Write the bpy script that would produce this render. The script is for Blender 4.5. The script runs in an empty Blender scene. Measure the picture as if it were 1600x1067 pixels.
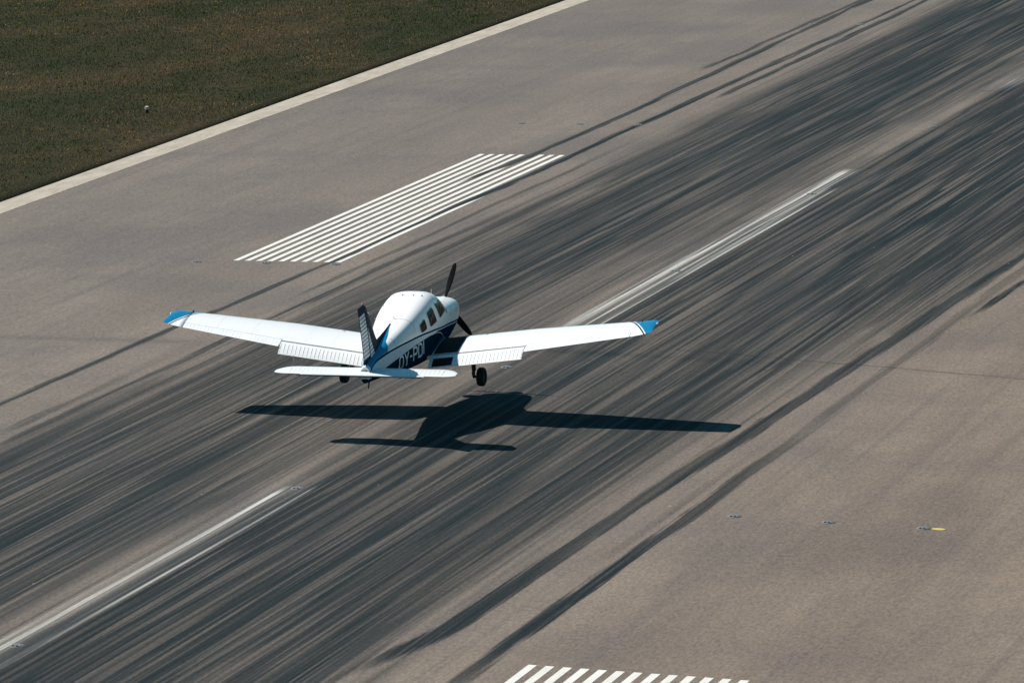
import bpy, bmesh, math, random
import numpy as np
from mathutils import Matrix, Vector

C = bpy.context.scene.collection
scene = bpy.context.scene
rad = math.radians

# ---------------------------------------------------------------- camera
CAM = (34.807, -102.674, 20.4486)
cr = Vector((0.95951985, 0.28153417, -0.0077573))
cu = Vector((-0.03763693, 0.15547241, 0.98712299))
cf = Vector((-0.2791149, 0.94687214, -0.15977494))
cd = bpy.data.cameras.new('camera')
cam = bpy.data.objects.new('camera', cd); C.objects.link(cam)
m = Matrix((cr, cu, -cf)).transposed().to_4x4(); m.translation = Vector(CAM)
cam.matrix_world = m
cd.sensor_width = 36.0; cd.lens = 36.0*8659.3/1600.0
cd.clip_start = 1.0; cd.clip_end = 8000.0
scene.camera = cam

# ---------------------------------------------------------------- light
SUN_AZ = math.degrees(3.126372756751256)     # from +X, counter-clockwise
SUN_EL = 50.19
w = bpy.data.worlds.new('World'); scene.world = w; w.use_nodes = True
nt = w.node_tree; bg = nt.nodes['Background']
sky = nt.nodes.new('ShaderNodeTexSky'); sky.sky_type = 'NISHITA'; sky.sun_disc = False
sky.sun_elevation = rad(SUN_EL); sky.sun_rotation = rad(90-SUN_AZ)
sky.air_density = 1.0; sky.dust_density = 0.3; sky.ozone_density = 1.5
tint = nt.nodes.new('ShaderNodeVectorMath'); tint.operation = 'MULTIPLY'; tint.inputs[1].default_value = (0.46, 1.14, 1.16)   # white balance of the clear sky
nt.links.new(sky.outputs[0], tint.inputs[0]); nt.links.new(tint.outputs[0], bg.inputs[0]); bg.inputs[1].default_value = 0.05
sl = bpy.data.lights.new('sun', 'SUN'); sl.energy = 5.0; sl.angle = rad(0.53); sl.color = (1.0, 0.955, 0.90)
so = bpy.data.objects.new('sun', sl); C.objects.link(so)
sv = Vector((math.cos(rad(SUN_EL))*math.cos(rad(SUN_AZ)), math.cos(rad(SUN_EL))*math.sin(rad(SUN_AZ)), math.sin(rad(SUN_EL))))
so.rotation_euler = sv.to_track_quat('Z', 'Y').to_euler(); so.location = (-40, 10, 60)
scene.view_settings.view_transform = 'Standard'; scene.view_settings.look = 'None'
scene.view_settings.exposure = 0.3; scene.view_settings.gamma = 1.0
scene.cycles.max_bounces = 6

CROWN = 0.015737
def gz(x): return -CROWN*abs(x)

# ---------------------------------------------------------------- helpers
def tag(o, label=None, cat=None, group=None, kind=None):
    if label: o['label'] = label
    if cat: o['category'] = cat
    if group: o['group'] = group
    if kind: o['kind'] = kind
    return o

def link(name, me, mat=None, parent=None, smooth=False):
    o = bpy.data.objects.new(name, me); C.objects.link(o)
    if mat is not None: me.materials.append(mat)
    if parent is not None: o.parent = parent
    if smooth: me.polygons.foreach_set('use_smooth', [True]*len(me.polygons))
    return o

def mesh(name, V, F, mat=None, parent=None, smooth=False, recalc=True):
    me = bpy.data.meshes.new(name); me.from_pydata([tuple(v) for v in V], [], [tuple(f) for f in F])
    if recalc:
        bm = bmesh.new(); bm.from_mesh(me); bmesh.ops.recalc_face_normals(bm, faces=bm.faces); bm.to_mesh(me); bm.free()
    me.update()
    return link(name, me, mat, parent, smooth)

def quads(name, V, Q, mat, attrs=None):
    """fast big mesh from numpy arrays"""
    me = bpy.data.meshes.new(name)
    k = Q.shape[1]
    me.vertices.add(len(V)); me.vertices.foreach_set('co', V.astype(np.float32).ravel())
    me.loops.add(Q.size); me.loops.foreach_set('vertex_index', Q.astype(np.int32).ravel())
    me.polygons.add(len(Q))
    me.polygons.foreach_set('loop_start', (np.arange(len(Q))*k).astype(np.int32))
    me.polygons.foreach_set('loop_total', np.full(len(Q), k, np.int32))
    me.update(calc_edges=True)
    for n, a in (attrs or {}).items():
        at = me.attributes.new(n, 'FLOAT', 'POINT'); at.data.foreach_set('value', a.astype(np.float32))
    me.materials.append(mat)
    o = bpy.data.objects.new(name, me); C.objects.link(o)
    return o

class NT:
    def __init__(s, name, rough=0.5, spec=0.5, metal=0.0):
        s.m = bpy.data.materials.new(name); s.m.use_nodes = True; s.t = s.m.node_tree
        s.b = s.t.nodes['Principled BSDF']; s.b.inputs['Roughness'].default_value = rough
        s.b.inputs['Specular IOR Level'].default_value = spec; s.b.inputs['Metallic'].default_value = metal
    def n(s, typ, **kw):
        d = s.t.nodes.new(typ)
        for k, v in kw.items(): setattr(d, k, v)
        return d
    def l(s, a, b): s.t.links.new(a, b)
    def val(s, sock, v):
        if isinstance(v, (int, float, tuple, list)): sock.default_value = v
        else: s.l(v, sock)
    def math(s, op, a, b=0.0, c=None, clamp=False):
        d = s.n('ShaderNodeMath', operation=op, use_clamp=clamp)
        s.val(d.inputs[0], a); s.val(d.inputs[1], b)
        if c is not None: s.val(d.inputs[2], c)
        return d.outputs[0]
    def mix(s, f, a, b):
        d = s.n('ShaderNodeMix', data_type='RGBA')
        s.val(d.inputs[0], f); s.val(d.inputs[6], a); s.val(d.inputs[7], b)
        return d.outputs[2]
    def noise(s, vec, scale, detail=3.0, rough=0.55, mapscale=None):
        if mapscale is not None:
            mp = s.n('ShaderNodeMapping'); s.l(vec, mp.inputs[0]); mp.inputs['Scale'].default_value = mapscale; vec = mp.outputs[0]
        d = s.n('ShaderNodeTexNoise'); s.l(vec, d.inputs['Vector'])
        d.inputs['Scale'].default_value = scale; d.inputs['Detail'].default_value = detail; d.inputs['Roughness'].default_value = rough
        return d.outputs['Fac']
    def ramp(s, f, lo, hi):
        d = s.n('ShaderNodeMapRange'); s.val(d.inputs[0], f); d.inputs[1].default_value = lo; d.inputs[2].default_value = hi
        d.clamp = True
        return d.outputs[0]
    def obj(s): return s.n('ShaderNodeTexCoord').outputs['Object']
    def bump(s, h, dist, strength=1.0):
        d = s.n('ShaderNodeBump'); s.l(h, d.inputs['Height']); d.inputs['Distance'].default_value = dist; d.inputs['Strength'].default_value = strength
        s.l(d.outputs[0], s.b.inputs['Normal'])

def plain(name, col, rough=0.5, metal=0.0, spec=0.5, var=0.06, scale=3.0):
    t = NT(name, rough, spec, metal)
    f = t.noise(t.obj(), scale, 4)
    a = tuple(c*(1-var) for c in col)+(1,); b = tuple(min(1, c*(1+var)) for c in col)+(1,)
    t.l(t.mix(f, a, b), t.b.inputs['Base Color'])
    return t.m

# ================================================================ RUBBER AND WEAR MAP
rng = np.random.default_rng(11)
XF = np.arange(-12.5, 9.8001, 0.02)
YF = np.concatenate([np.arange(-34, 112.01, 0.5)])
nx, ny = len(XF), len(YF)
T = np.ones((ny, nx), np.float32)            # transmission: 1 = clean
def smooth01(t): t = np.clip(t, 0, 1); return t*t*(3-2*t)
def streak(x0, y0, y1, wd, a, drift=0.0, soft=0.035, tip0=2.0, tip1=6.0, bow=0.0):
    j = np.where((YF > y0) & (YF < y1))[0]
    if len(j) == 0: return
    Y = YF[j]; s = (Y-y0)/(y1-y0)
    xc = x0 + drift*s + bow*np.sin(s*math.pi)
    amp = a*smooth01((Y-y0)/tip0)*smooth01((y1-Y)/tip1)
    half = wd/2*(0.35+0.65*smooth01((Y-y0)/tip0))*(0.55+0.45*smooth01((y1-Y)/tip1))
    i0 = max(0, int((min(xc)-wd-0.2-XF[0])/0.02)); i1 = min(nx, int((max(xc)+wd+0.2-XF[0])/0.02)+1)
    if i1 <= i0: return
    X = XF[None, i0:i1]
    d = np.abs(X-xc[:, None])
    prof = smooth01((half[:, None]+soft-d)/(2*soft))
    T[j[0]:j[-1]+1, i0:i1] *= 1-amp[:, None]*prof
# smooth value noise in numpy
def vnoise(x, y, sx, sy, seed, octs=4):
    out = np.zeros(np.broadcast(x, y).shape); amp = 1; tot = 0
    for o_ in range(octs):
        g = np.random.default_rng(seed+o_).random((512, 512)); u = x/sx*2**o_+3000; v = y/sy*2**o_+3000
        i = np.floor(u).astype(int); j = np.floor(v).astype(int); fx = smooth01(u-i); fy = smooth01(v-j)
        G = lambda a, b: g[a % 512, b % 512]
        out += amp*((G(i, j)*(1-fx)+G(i+1, j)*fx)*(1-fy)+(G(i, j+1)*(1-fx)+G(i+1, j+1)*fx)*fy); tot += amp; amp *= 0.6
    return out/tot
# how much rubber lies where: rows of Y, columns of x
EX = [-10.0, -8.3, -7.7, -7.2, -6.0, -4.0, -3.0, -1.6, -1.1, -0.5, -0.05, 0.25, 1.2, 3.0, 5.0, 5.8, 6.2, 6.9, 7.4, 8.0, 8.6, 9.6]
EY = [-34, -10, 4, 16, 30, 46, 62, 90, 112]
ET = [[0, .05, .40, .80, .85, .88, .88, .82, .50, .38, .42, .95, .95, .92, .85, .75, .35, .30, .12, .05, 0, 0],
      [0, .05, .40, .80, .85, .88, .86, .78, .45, .32, .42, .95, .95, .92, .85, .72, .22, .20, .10, .05, 0, 0],
      [0, .05, .30, .72, .78, .82, .80, .70, .40, .30, .55, .80, .82, .85, .82, .70, .20, .20, .06, .03, 0, 0],
      [0, .05, .22, .55, .74, .80, .76, .58, .42, .34, .50, .62, .74, .84, .88, .80, .45, .25, .10, .05, .03, 0],
      [0, .08, .20, .42, .72, .86, .74, .52, .44, .40, .55, .80, .82, .88, .92, .90, .80, .70, .35, .10, .05, 0],
      [0, .06, .18, .40, .76, .92, .86, .66, .55, .44, .50, .92, .94, .94, .95, .95, .92, .88, .70, .40, .10, 0],
      [0, .08, .28, .55, .86, .95, .92, .78, .62, .34, .28, .92, .97, .97, .97, .97, .95, .92, .85, .60, .20, 0],
      [0, .12, .40, .70, .92, .97, .96, .90, .80, .62, .60, .95, .98, .98, .98, .98, .97, .95, .90, .70, .30, 0],
      [0, .12, .45, .75, .95, .98, .98, .95, .90, .80, .80, .97, .98, .98, .98, .98, .98, .96, .92, .75, .35, 0]]
XG, YG = XF[None, :], YF[:, None]
XW = XG+0.10*(vnoise(XG, YG, 3.0, 30.0, 5, 2)-0.5)          # tracks wander a little
Ei = np.array([np.interp(XF, EX, r_) for r_ in ET])
Ee = np.stack([np.interp(YF, EY, Ei[:, i]) for i in range(nx)], 1)
n1 = vnoise(XW, YG, 0.55, 26.0, 300, 4); n2 = vnoise(XW, YG, 0.13, 9.0, 400, 3); n3 = vnoise(XW, YG, 0.05, 5.0, 500, 2)
R = Ee*(1.06+0.80*(n1-0.5)+0.75*(n2-0.5)+0.60*(n3-0.5))
R = np.where(Ee > 0.02, R, 0)
edge_n = vnoise(XW, YG, 0.22, 14.0, 600, 3)
R = R*smooth01((Ee*1.25-0.55*(1-edge_n)+0.12)/0.28)
R = np.clip(R, 0, 0.96)
T = 1-R
# dark single tyre streaks
xs = np.linspace(-8.2, 7.8, 4000); ew = np.interp(xs, EX, ET[4]); ew /= ew.sum()
for k in range(900):
    L = float(np.clip(rng.lognormal(2.6, 0.7), 3, 80)); y0 = rng.uniform(-60, 108); x0 = rng.choice(xs, p=ew)
    wd = float(np.clip(rng.lognormal(-2.1, 0.6), 0.03, 0.38))
    streak(x0, y0, y0+L, wd, 0.08+0.55*rng.beta(1.2, 3.6), rng.normal(0, 0.004)*L, 0.012+0.12*wd*rng.random(), rng.uniform(0.6, 3), rng.uniform(2, 0.6*L+2.1))
R = 1-T
# lighter scrubbed streaks between the tyre tracks
def lift(x0, y0, y1, wd, a, drift=0.0, soft=0.03, t0=3, t1=8):
    global R
    T2 = T.copy(); T[:] = 1; streak(x0, y0, y1, wd, a, drift, soft, t0, t1)
    R = R*T; T[:] = T2
def lifts(n, L0, L1, w0, w1, a0, a1, soft):
    global R
    T[:] = 1
    for k in range(n):
        L = rng.uniform(L0, L1); y0 = rng.uniform(-50, 110)
        streak(rng.uniform(-7.8, 7.2), y0, y0+L, rng.uniform(w0, w1), rng.uniform(a0, a1), rng.normal(0, 0.004)*L, soft, L*rng.uniform(0.1, 0.7), L*rng.uniform(0.1, 0.7))
    R = R*T
lifts(2300, 3, 18, 0.022, 0.065, 0.15, 0.70, 0.012)
lifts(420, 6, 26, 0.05, 0.13, 0.15, 0.60, 0.02)
lifts(70, 8, 34, 0.14, 0.30, 0.10, 0.40, 0.04)
lifts(90, 5, 22, 0.10, 0.26, 0.35, 0.80, 0.02)
for a in [(-0.85, -40, 2, 0.5, 0.30), (-0.62, 50, 72, 0.25, 0.4), (-0.25, 52, 72, 0.4, 0.8), (-2.3, 20, 50, 0.18, 0.5), (-1.6, 60, 110, 0.25, 0.45), (2.6, 24, 44, 0.16, 0.5), (1.2, -6, 14, 0.18, 0.5), (3.3, 5, 24, 0.2, 0.45), (6.5, -10, 14, 0.30, 0.7)]:
    lift(a[0], a[1], a[2], a[3], a[4], 0, 0.06)
# an old film of rubber lies even in the lighter streaks
mid = 0.93*Ee*smooth01((Ee*1.25-0.55*(1-edge_n)+0.12)/0.28); wgt = 0.30*smooth01((Ee-0.35)/0.35)
R = np.clip(R*(1-wgt)+mid*wgt+0.03*Ee, 0, 0.96)
# broad darker bands where main wheels land most often
bb = smooth01((vnoise(XW, YG, 1.3, 45.0, 800, 2)-0.45)/0.2)*smooth01((Ee-0.6)/0.2)
R = np.clip(R+0.30*bb*(1-R), 0, 0.96)
# single skid marks that stand out against the clean asphalt
T = 1-R
def track(pts, y0, y1, wd, a, soft=0.045, heavy=None):
    j = np.where((YF > y0) & (YF < y1))[0]; Y = YF[j]
    xc = np.interp(Y, [q[1] for q in pts], [q[0] for q in pts])
    amp = min(0.92, a*1.18)*smooth01((Y-y0)/3)*smooth01((y1-Y)/14)
    wv = wd/2*(0.5+0.5*smooth01((Y-y0)/3))
    if heavy:
        h = np.exp(-((Y-heavy[0])/heavy[1])**2); amp = np.clip(amp*(1+heavy[2]*h), 0, 0.97); wv = wv*(1+heavy[3]*h)
    jj = np.convolve(rng.normal(0, 1, len(Y)+8), np.ones(9)/9, 'valid')*0.05
    rg = (vnoise(XF[None, :]*0+np.sign(XF[None, :]-xc[:, None])*50, Y[:, None], 1.0, 3.0, int(abs(xc[0])*31)+900, 4)-0.5)*0.13+(vnoise(XF[None, :], Y[:, None], 0.05, 3.5, int(abs(xc[0])*53)+950, 2)-0.5)*0.16
    d = np.abs(XF[None, :]-(xc+jj)[:, None])+rg; prof = smooth01((wv[:, None]+soft-d)/(2*soft))
    g = 0.62+0.75*vnoise(XF[None, :], Y[:, None], 0.06, 6.0, int(abs(xc[0])*97)+700, 3)
    T[j[0]:j[-1]+1, :] *= np.clip(1-amp[:, None]*prof*np.clip(g, 0, 1.2), 0.02, 1)
track([(8.22, -40), (8.08, -10), (8.2, 1), (8.22, 18), (8.18, 40)], -40, 16, 0.34, 0.62, 0.05, (-8.5, 4.5, 0.5, 0.10))
track([(8.2, 5), (8.2, 60)], 9, 64, 0.26, 0.34, 0.06)
track([(5.85, -34), (6.0, -16), (6.75, -11.3), (6.85, -1), (7.2, 12), (7.45, 23), (7.7, 35), (7.9, 60)], -16.5, 40, 0.42, 0.66, 0.05, (-10, 4, 0.4, 0.10))
track([(5.7, -34), (6.0, -16)], -40, -12, 0.35, 0.5)
track([(7.15, 5), (7.15, 20)], 5, 17, 0.16, 0.6)
track([(6.7, 6), (6.75, 16)], 8, 16.5, 0.2, 0.5)
track([(7.5, 27), (7.8, 36), (8.1, 60)], 27.5, 90, 0.26, 0.75)
track([(8.35, 24), (8.65, 34), (9.0, 60)], 24.5, 60, 0.15, 0.8)
track([(-9.75, -34), (-9.69, 8.7), (-9.5, 20), (-9.28, 28), (-9.2, 32), (-9.2, 41), (-9.06, 46), (-9.05, 60)], -34, 74, 0.22, 0.72)
track([(-9.04, 36), (-9.05, 60), (-9.1, 90)], 41, 96, 0.22, 0.88)
track([(-8.95, 60), (-8.95, 112)], 58, 112, 0.16, 0.75)
track([(-8.4, 60), (-8.5, 112)], 66, 112, 0.28, 0.7)
track([(-10.62, 44), (-10.27, 52), (-10.2, 64), (-10.5, 84), (-10.7, 98), (-10.7, 112)], 45, 140, 0.27, 0.72)
track([(-11.0, 66), (-10.95, 112)], 74, 140, 0.2, 0.6)
track([(-7.75, 0), (-7.72, 22), (-7.5, 40)], 2, 46, 0.22, 0.6)
track([(-8.25, 0), (-8.1, 40)], 4, 20, 0.3, 0.45)
track([(-8.3, 16), (-8.1, 60)], 24, 60, 0.2, 0.45)
track([(-7.0, 16), (-7.0, 100)], 30, 100, 0.3, 0.45)
for x_, a_, b_ in ((6.26, -3.2, -1.2), (6.4, 2.2, 5.4)):
    track([(x_, a_-1), (x_+0.05, b_+1)], a_, b_+1.0, 0.20, 0.85)
R = np.clip(1-T, 0, 1)
# a worn transverse joint crosses the whole runway near Y = 17.5
joint = np.exp(-((YF-17.5)/0.35)**2)[:, None]*np.clip(0.35-0.05*np.abs(XF), 0.12, 0.3)[None, :]*(1-0.5*R)
R = np.clip(R+joint*0.6, 0, 1)
def rub(x, y):
    xi = np.clip((x-XF[0])/0.02, 0, nx-1.001); yi = np.clip((y-YF[0])/0.5, 0, ny-1.001)
    i = xi.astype(int); j = yi.astype(int); fx = xi-i; fy = yi-j
    v = (R[j, i]*(1-fx)+R[j, i+1]*fx)*(1-fy)+(R[j+1, i]*(1-fx)+R[j+1, i+1]*fx)*fy
    return v

def sheet(name, X, Y, dz, mat, wear=None, skirt=0.0):
    gx, gy = np.meshgrid(X, Y)
    V = np.stack([gx, gy, -CROWN*np.abs(gx)+dz], -1).reshape(-1, 3)
    n = len(X); i = np.arange(len(Y)-1)[:, None]*n+np.arange(n-1)[None, :]
    Q = np.stack([i, i+1, i+1+n, i+n], -1).reshape(-1, 4)
    at = {'rubber': rub(V[:, 0], V[:, 1])}
    if wear is not None: at['wear'] = wear(V[:, 0], V[:, 1])
    return quads(name, V, Q, mat, at)

# ---------------------------------------------------------------- asphalt
def asphalt_nodes(t, P, fade=True):
    at = t.n('ShaderNodeAttribute', attribute_name='rubber').outputs['Fac']
    big = t.noise(P, 1.0, 5, 0.6, (0.35, 0.06, 1)); mid = t.noise(P, 1.0, 5, 0.65, (1.1, 0.13, 1))
    grain = t.noise(P, 1.0, 2, 0.8, (17, 6, 1)); grain2 = t.noise(P, 1.0, 2, 0.7, (8, 2.6, 1))
    c1 = t.mix(t.ramp(big, 0.32, 0.68), (0.140, 0.115, 0.095, 1), (0.214, 0.177, 0.143, 1))
    c2 = t.mix(t.ramp(mid, 0.35, 0.7), c1, (0.158, 0.131, 0.112, 1))
    pat = t.noise(P, 1.0, 3, 0.5, (0.12, 0.10, 1))
    c2 = t.mix(t.math('MULTIPLY', t.ramp(pat, 0.50, 0.62), 0.5), c2, (0.104, 0.091, 0.086, 1))
    # a slanting worn seam near Y = 17.5 and faint old streaks along the runway
    sp = t.n('ShaderNodeSeparateXYZ'); t.l(P, sp.inputs[0]); px, py = sp.outputs[0], sp.outputs[1]
    wob = t.math('MULTIPLY', t.math('SUBTRACT', t.noise(P, 0.8, 3), 0.5), 0.35)
    sy = t.math('ABSOLUTE', t.math('ADD', t.math('SUBTRACT', py, t.math('SUBTRACT', 19.05, t.math('MULTIPLY', px, 0.16))), wob))
    seam = t.math('MULTIPLY', t.ramp(sy, 0.11, 0.03), t.math('MULTIPLY', t.math('GREATER_THAN', px, 3.0), 0.55))
    sy2 = t.math('ABSOLUTE', t.math('ADD', t.math('SUBTRACT', py, 17.5), t.math('MULTIPLY', wob, 1.5)))
    seam2 = t.math('MULTIPLY', t.ramp(sy2, 0.5, 0.05), t.math('MULTIPLY', t.math('LESS_THAN', px, -8.5), 0.28))
    c2 = t.mix(t.math('MAXIMUM', seam, seam2), c2, (0.060, 0.055, 0.055, 1))
    ln = t.noise(P, 1.0, 4, 0.6, (3.2, 0.05, 1)); c2 = t.mix(t.math('MULTIPLY', t.ramp(ln, 0.52, 0.70), 0.38), c2, (0.095, 0.088, 0.086, 1))
    st = t.noise(P, 1.0, 3, 0.6, (0.16, 0.22, 1)); c2 = t.mix(t.math('MULTIPLY', t.ramp(st, 0.50, 0.72), 0.50), c2, (0.120, 0.102, 0.098, 1))
    warm = t.ramp(px, 5.0, 12.0); wm = t.mix(warm, (1, 1, 1, 1), (1.03, 0.98, 0.93, 1)); vm = t.n('ShaderNodeVectorMath', operation='MULTIPLY'); t.l(c2, vm.inputs[0]); t.l(wm, vm.inputs[1]); c2 = vm.outputs[0]
    left = t.ramp(px, -6.0, -16.0); c2 = t.mix(t.math('MULTIPLY', left, 0.30), c2, (0.112, 0.103, 0.098, 1))
    # fine surface grain
    g = t.math('ADD', t.math('MULTIPLY', t.math('SUBTRACT', grain, 0.5), 1.15), t.math('MULTIPLY', t.math('SUBTRACT', grain2, 0.5), 0.22))
    # rubber with fine lateral modulation
    rn = t.noise(P, 1.0, 3, 0.65, (22, 0.14, 1)); rn2 = t.noise(P, 1.0, 3, 0.6, (5.0, 0.10, 1))
    rr = t.math('ADD', at, t.math('MULTIPLY', t.math('SUBTRACT', t.math('ADD', t.math('MULTIPLY', rn, 0.6), t.math('MULTIPLY', rn2, 0.6)), 0.6), t.math('MULTIPLY', at, 0.55)), clamp=True)
    hue = t.noise(P, 1.0, 3, 0.6, (0.6, 0.08, 1))
    rc = t.mix(t.ramp(hue, 0.35, 0.65), (0.0070, 0.0150, 0.0180, 1), (0.0145, 0.0185, 0.0200, 1))
    col = t.mix(rr, c2, rc)
    vo = t.n('ShaderNodeTexVoronoi'); vo.inputs['Scale'].default_value = 1.3; t.l(P, vo.inputs['Vector'])
    vs = t.n('ShaderNodeSeparateXYZ'); t.l(vo.outputs['Color'], vs.inputs[0])
    spk = t.math('MULTIPLY', t.math('LESS_THAN', vo.outputs['Distance'], 0.022), t.math('GREATER_THAN', vs.outputs[0], 0.72))
    col = t.mix(spk, col, (0.42, 0.40, 0.36, 1))
    gm = t.math('ADD', 1.0, g)
    mx = t.n('ShaderNodeVectorMath', operation='SCALE'); t.l(col, mx.inputs[0]); t.l(gm, mx.inputs['Scale'])
    return mx.outputs[0], rr, grain

t = NT('asphalt', 0.9, 0.12)
P = t.obj(); col, rr, grain = asphalt_nodes(t, P)
t.l(col, t.b.inputs['Base Color']); M_ASPH = t.m

t = NT('white_marking_paint', 0.75, 0.2)
P = t.obj(); acol, rr, grain = asphalt_nodes(t, P)
wr = t.n('ShaderNodeAttribute', attribute_name='wear').outputs['Fac']
chip = t.ramp(t.noise(P, 1.0, 5, 0.75, (10, 2.6, 1)), 0.30, 0.42)
keep = t.math('MULTIPLY', wr, t.math('ADD', 0.62, t.math('MULTIPLY', chip, 0.38)), clamp=True)
pc = t.mix(t.ramp(t.noise(P, 1.0, 4, 0.6, (3, 1.2, 1)), 0.3, 0.7), (0.60, 0.58, 0.52, 1), (0.70, 0.685, 0.64, 1))
grn = t.mix(t.ramp(grain, 0.3, 0.7), (0.93, 0.93, 0.93, 1), (1.0, 1.0, 1.0, 1))
mm = t.n('ShaderNodeVectorMath', operation='MULTIPLY'); t.l(pc, mm.inputs[0]); t.l(grn, mm.inputs[1])
t.l(t.mix(keep, acol, mm.outputs[0]), t.b.inputs['Base Color']); M_PAINT = t.m

t = NT('side_stripe_paint', 0.8, 0.2)
P = t.obj()
a = t.mix(t.ramp(t.noise(P, 1.0, 5, 0.6, (2.5, 0.8, 1)), 0.3, 0.7), (0.33, 0.285, 0.225, 1), (0.43, 0.38, 0.31, 1))
a = t.mix(t.ramp(t.noise(P, 1.0, 4, 0.75, (5, 1.1, 1)), 0.50, 0.72), a, (0.27, 0.235, 0.19, 1))
t.l(a, t.b.inputs['Base Color']); M_EDGE = t.m

def span(a, b, s): return np.linspace(a, b, max(2, int(round((b-a)/s))+1))
X = np.unique(np.round(np.concatenate([[-22.30], np.arange(-22, -12.5, 0.5), XF, np.arange(10, 22.1, 0.5), [22.30]]), 4))
Y = np.unique(np.round(np.concatenate([np.arange(-1500, -34, 40), YF, np.arange(120, 2500, 40)]), 3))
rw = sheet('runway', X, Y, 0.0, M_ASPH); tag(rw, kind='structure')

# side stripes
for s in (-1, 1):
    xa, xb = sorted((s*22.28, s*21.38))
    Ys = np.concatenate([[-1500], span(-60, 140, 2.0), [2500]])
    o = sheet('runway_side_stripe', np.array([xa, (xa+xb)/2, xb]), Ys, 0.004, M_EDGE); tag(o, kind='structure')

# touchdown zone markings: ten thin stripes on the left, thirteen on the right
def bars(name, x0, pitch, wd, n, y0, y1, gap=()):
    Vs = []; Qs = []; base = 0
    Ys = span(y0, y1, 0.5)
    for k in range(n):
        Xs = np.linspace(x0+k*pitch, x0+k*pitch+wd, 7)
        gx, gy = np.meshgrid(Xs, Ys); V = np.stack([gx, gy, -CROWN*np.abs(gx)+0.004], -1).reshape(-1, 3)
        m_ = len(Xs); i = np.arange(len(Ys)-1)[:, None]*m_+np.arange(m_-1)[None, :]
        Qs.append(np.stack([i, i+1, i+1+m_, i+m_], -1).reshape(-1, 4)+base); Vs.append(V); base += len(V)
    V = np.concatenate(Vs); Q = np.concatenate(Qs); r = rub(V[:, 0], V[:, 1])
    o = quads(name, V, Q, M_PAINT, {'rubber': r, 'wear': np.clip(1.08-1.25*np.clip(r-0.12, 0, 1)*1.35, 0.0, 1)})
    tag(o, kind='structure')
bars('touchdown_zone_marking', -11.87, 0.3055, 0.15, 10, 30.4, 52.5)
bars('touchdown_zone_marking', 8.84, 0.3115, 0.155, 13, -36.3, -13.75)
# centreline dashes: paint survives in streaks between the tyre tracks
def wear_cl(prof, seed):
    r0 = np.random.default_rng(seed)
    ks = [(r0.uniform(-0.45, 0.45), r0.uniform(-60, 100), r0.uniform(6, 26), r0.uniform(0.012, 0.06), r0.uniform(0.3, 0.9)) for _ in range(210)]
    def f(x, y):
        b = prof(x, y)
        for (a_, b_, L, wd, am) in ks:
            b = b*(1-am*np.clip(1-np.abs(x-a_)/wd, 0, 1)*smooth01((y-b_)/2)*smooth01((b_+L-y)/3))
        w_ = vnoise(x, y, 0.07, 9.0, seed*50+1, 3)
        return np.clip(b*np.clip(0.05+2.9*(w_-0.33), 0, 1.0), 0, 1)
    return f
def P1(x, y):   # dash ending at the light at Y=0
    a = np.interp(x, [-0.46, -0.42, -0.36, -0.34, -0.26, -0.24, -0.10, -0.02, 0.30, 0.345, 0.36, 0.42, 0.44], [0.30, 0.42, 0.40, 0.08, 0.12, 0.85, 0.75, 0.05, 0.02, 0.10, 0.75, 0.75, 0.1])
    return a*smooth01((0.15+0.35*(x > 0)-y)/0.8)
def P2(x, y):
    f = smooth01((y-33)/14)
    a = np.interp(x, [-0.46, -0.42, -0.2, -0.12, -0.08, -0.04, 0.1, 0.27, 0.34, 0.36, 0.41, 0.43], [0.2, 0.5, 0.72, 0.50, 0.08, 0.30, 0.62, 0.30, 0.06, 0.85, 0.85, 0.1])
    b = np.interp(x, [-0.46, -0.42, -0.14, -0.10, -0.06, 0.0, 0.12, 0.22, 0.34, 0.375, 0.41, 0.43], [0.2, 0.92, 0.92, 0.12, 0.12, 0.55, 0.45, 0.10, 0.05, 0.75, 0.75, 0.0])
    v = a*(1-f)+b*f
    return v*smooth01((y-20)/1.5)*np.where(x < 0.1, smooth01((50.2-y)/0.8), smooth01((46.6-y)/1.5))
def P3(x, y):
    a = np.interp(x, [-0.46, -0.3, -0.28, -0.2, -0.1, 0.0, 0.05, 0.12, 0.18, 0.3, 0.4], [0.1, 0.2, 0.02, 0.1, 0.5, 0.9, 0.85, 0.1, 0.35, 0.45, 0.05])
    return a*smooth01((y-70)/3)
for (a, b, pf, sd) in ((-30, 1.3, P1, 3), (20, 50.3, P2, 4), (70, 100, P3, 5)):
    o = sheet('centreline_marking', np.arange(-0.46, 0.4401, 0.015), span(a, b, 0.5), 0.004, M_PAINT, wear_cl(pf, sd)); tag(o, kind='structure')
# a small oval of yellow paint beside the outer light on the right
yp = plain('yellow_paint', (0.50, 0.40, 0.12), 0.7)
V = []; 
for k in range(20):
    a = 2*math.pi*k/20; x = 13.06+0.135*math.cos(a)*(1+0.07*math.sin(3*a)); V.append((x, 0.0+0.10*math.sin(a), gz(x)+0.004))
tag(mesh('yellow_paint_spot', V, [tuple(range(20))], yp), kind='structure')

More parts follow.
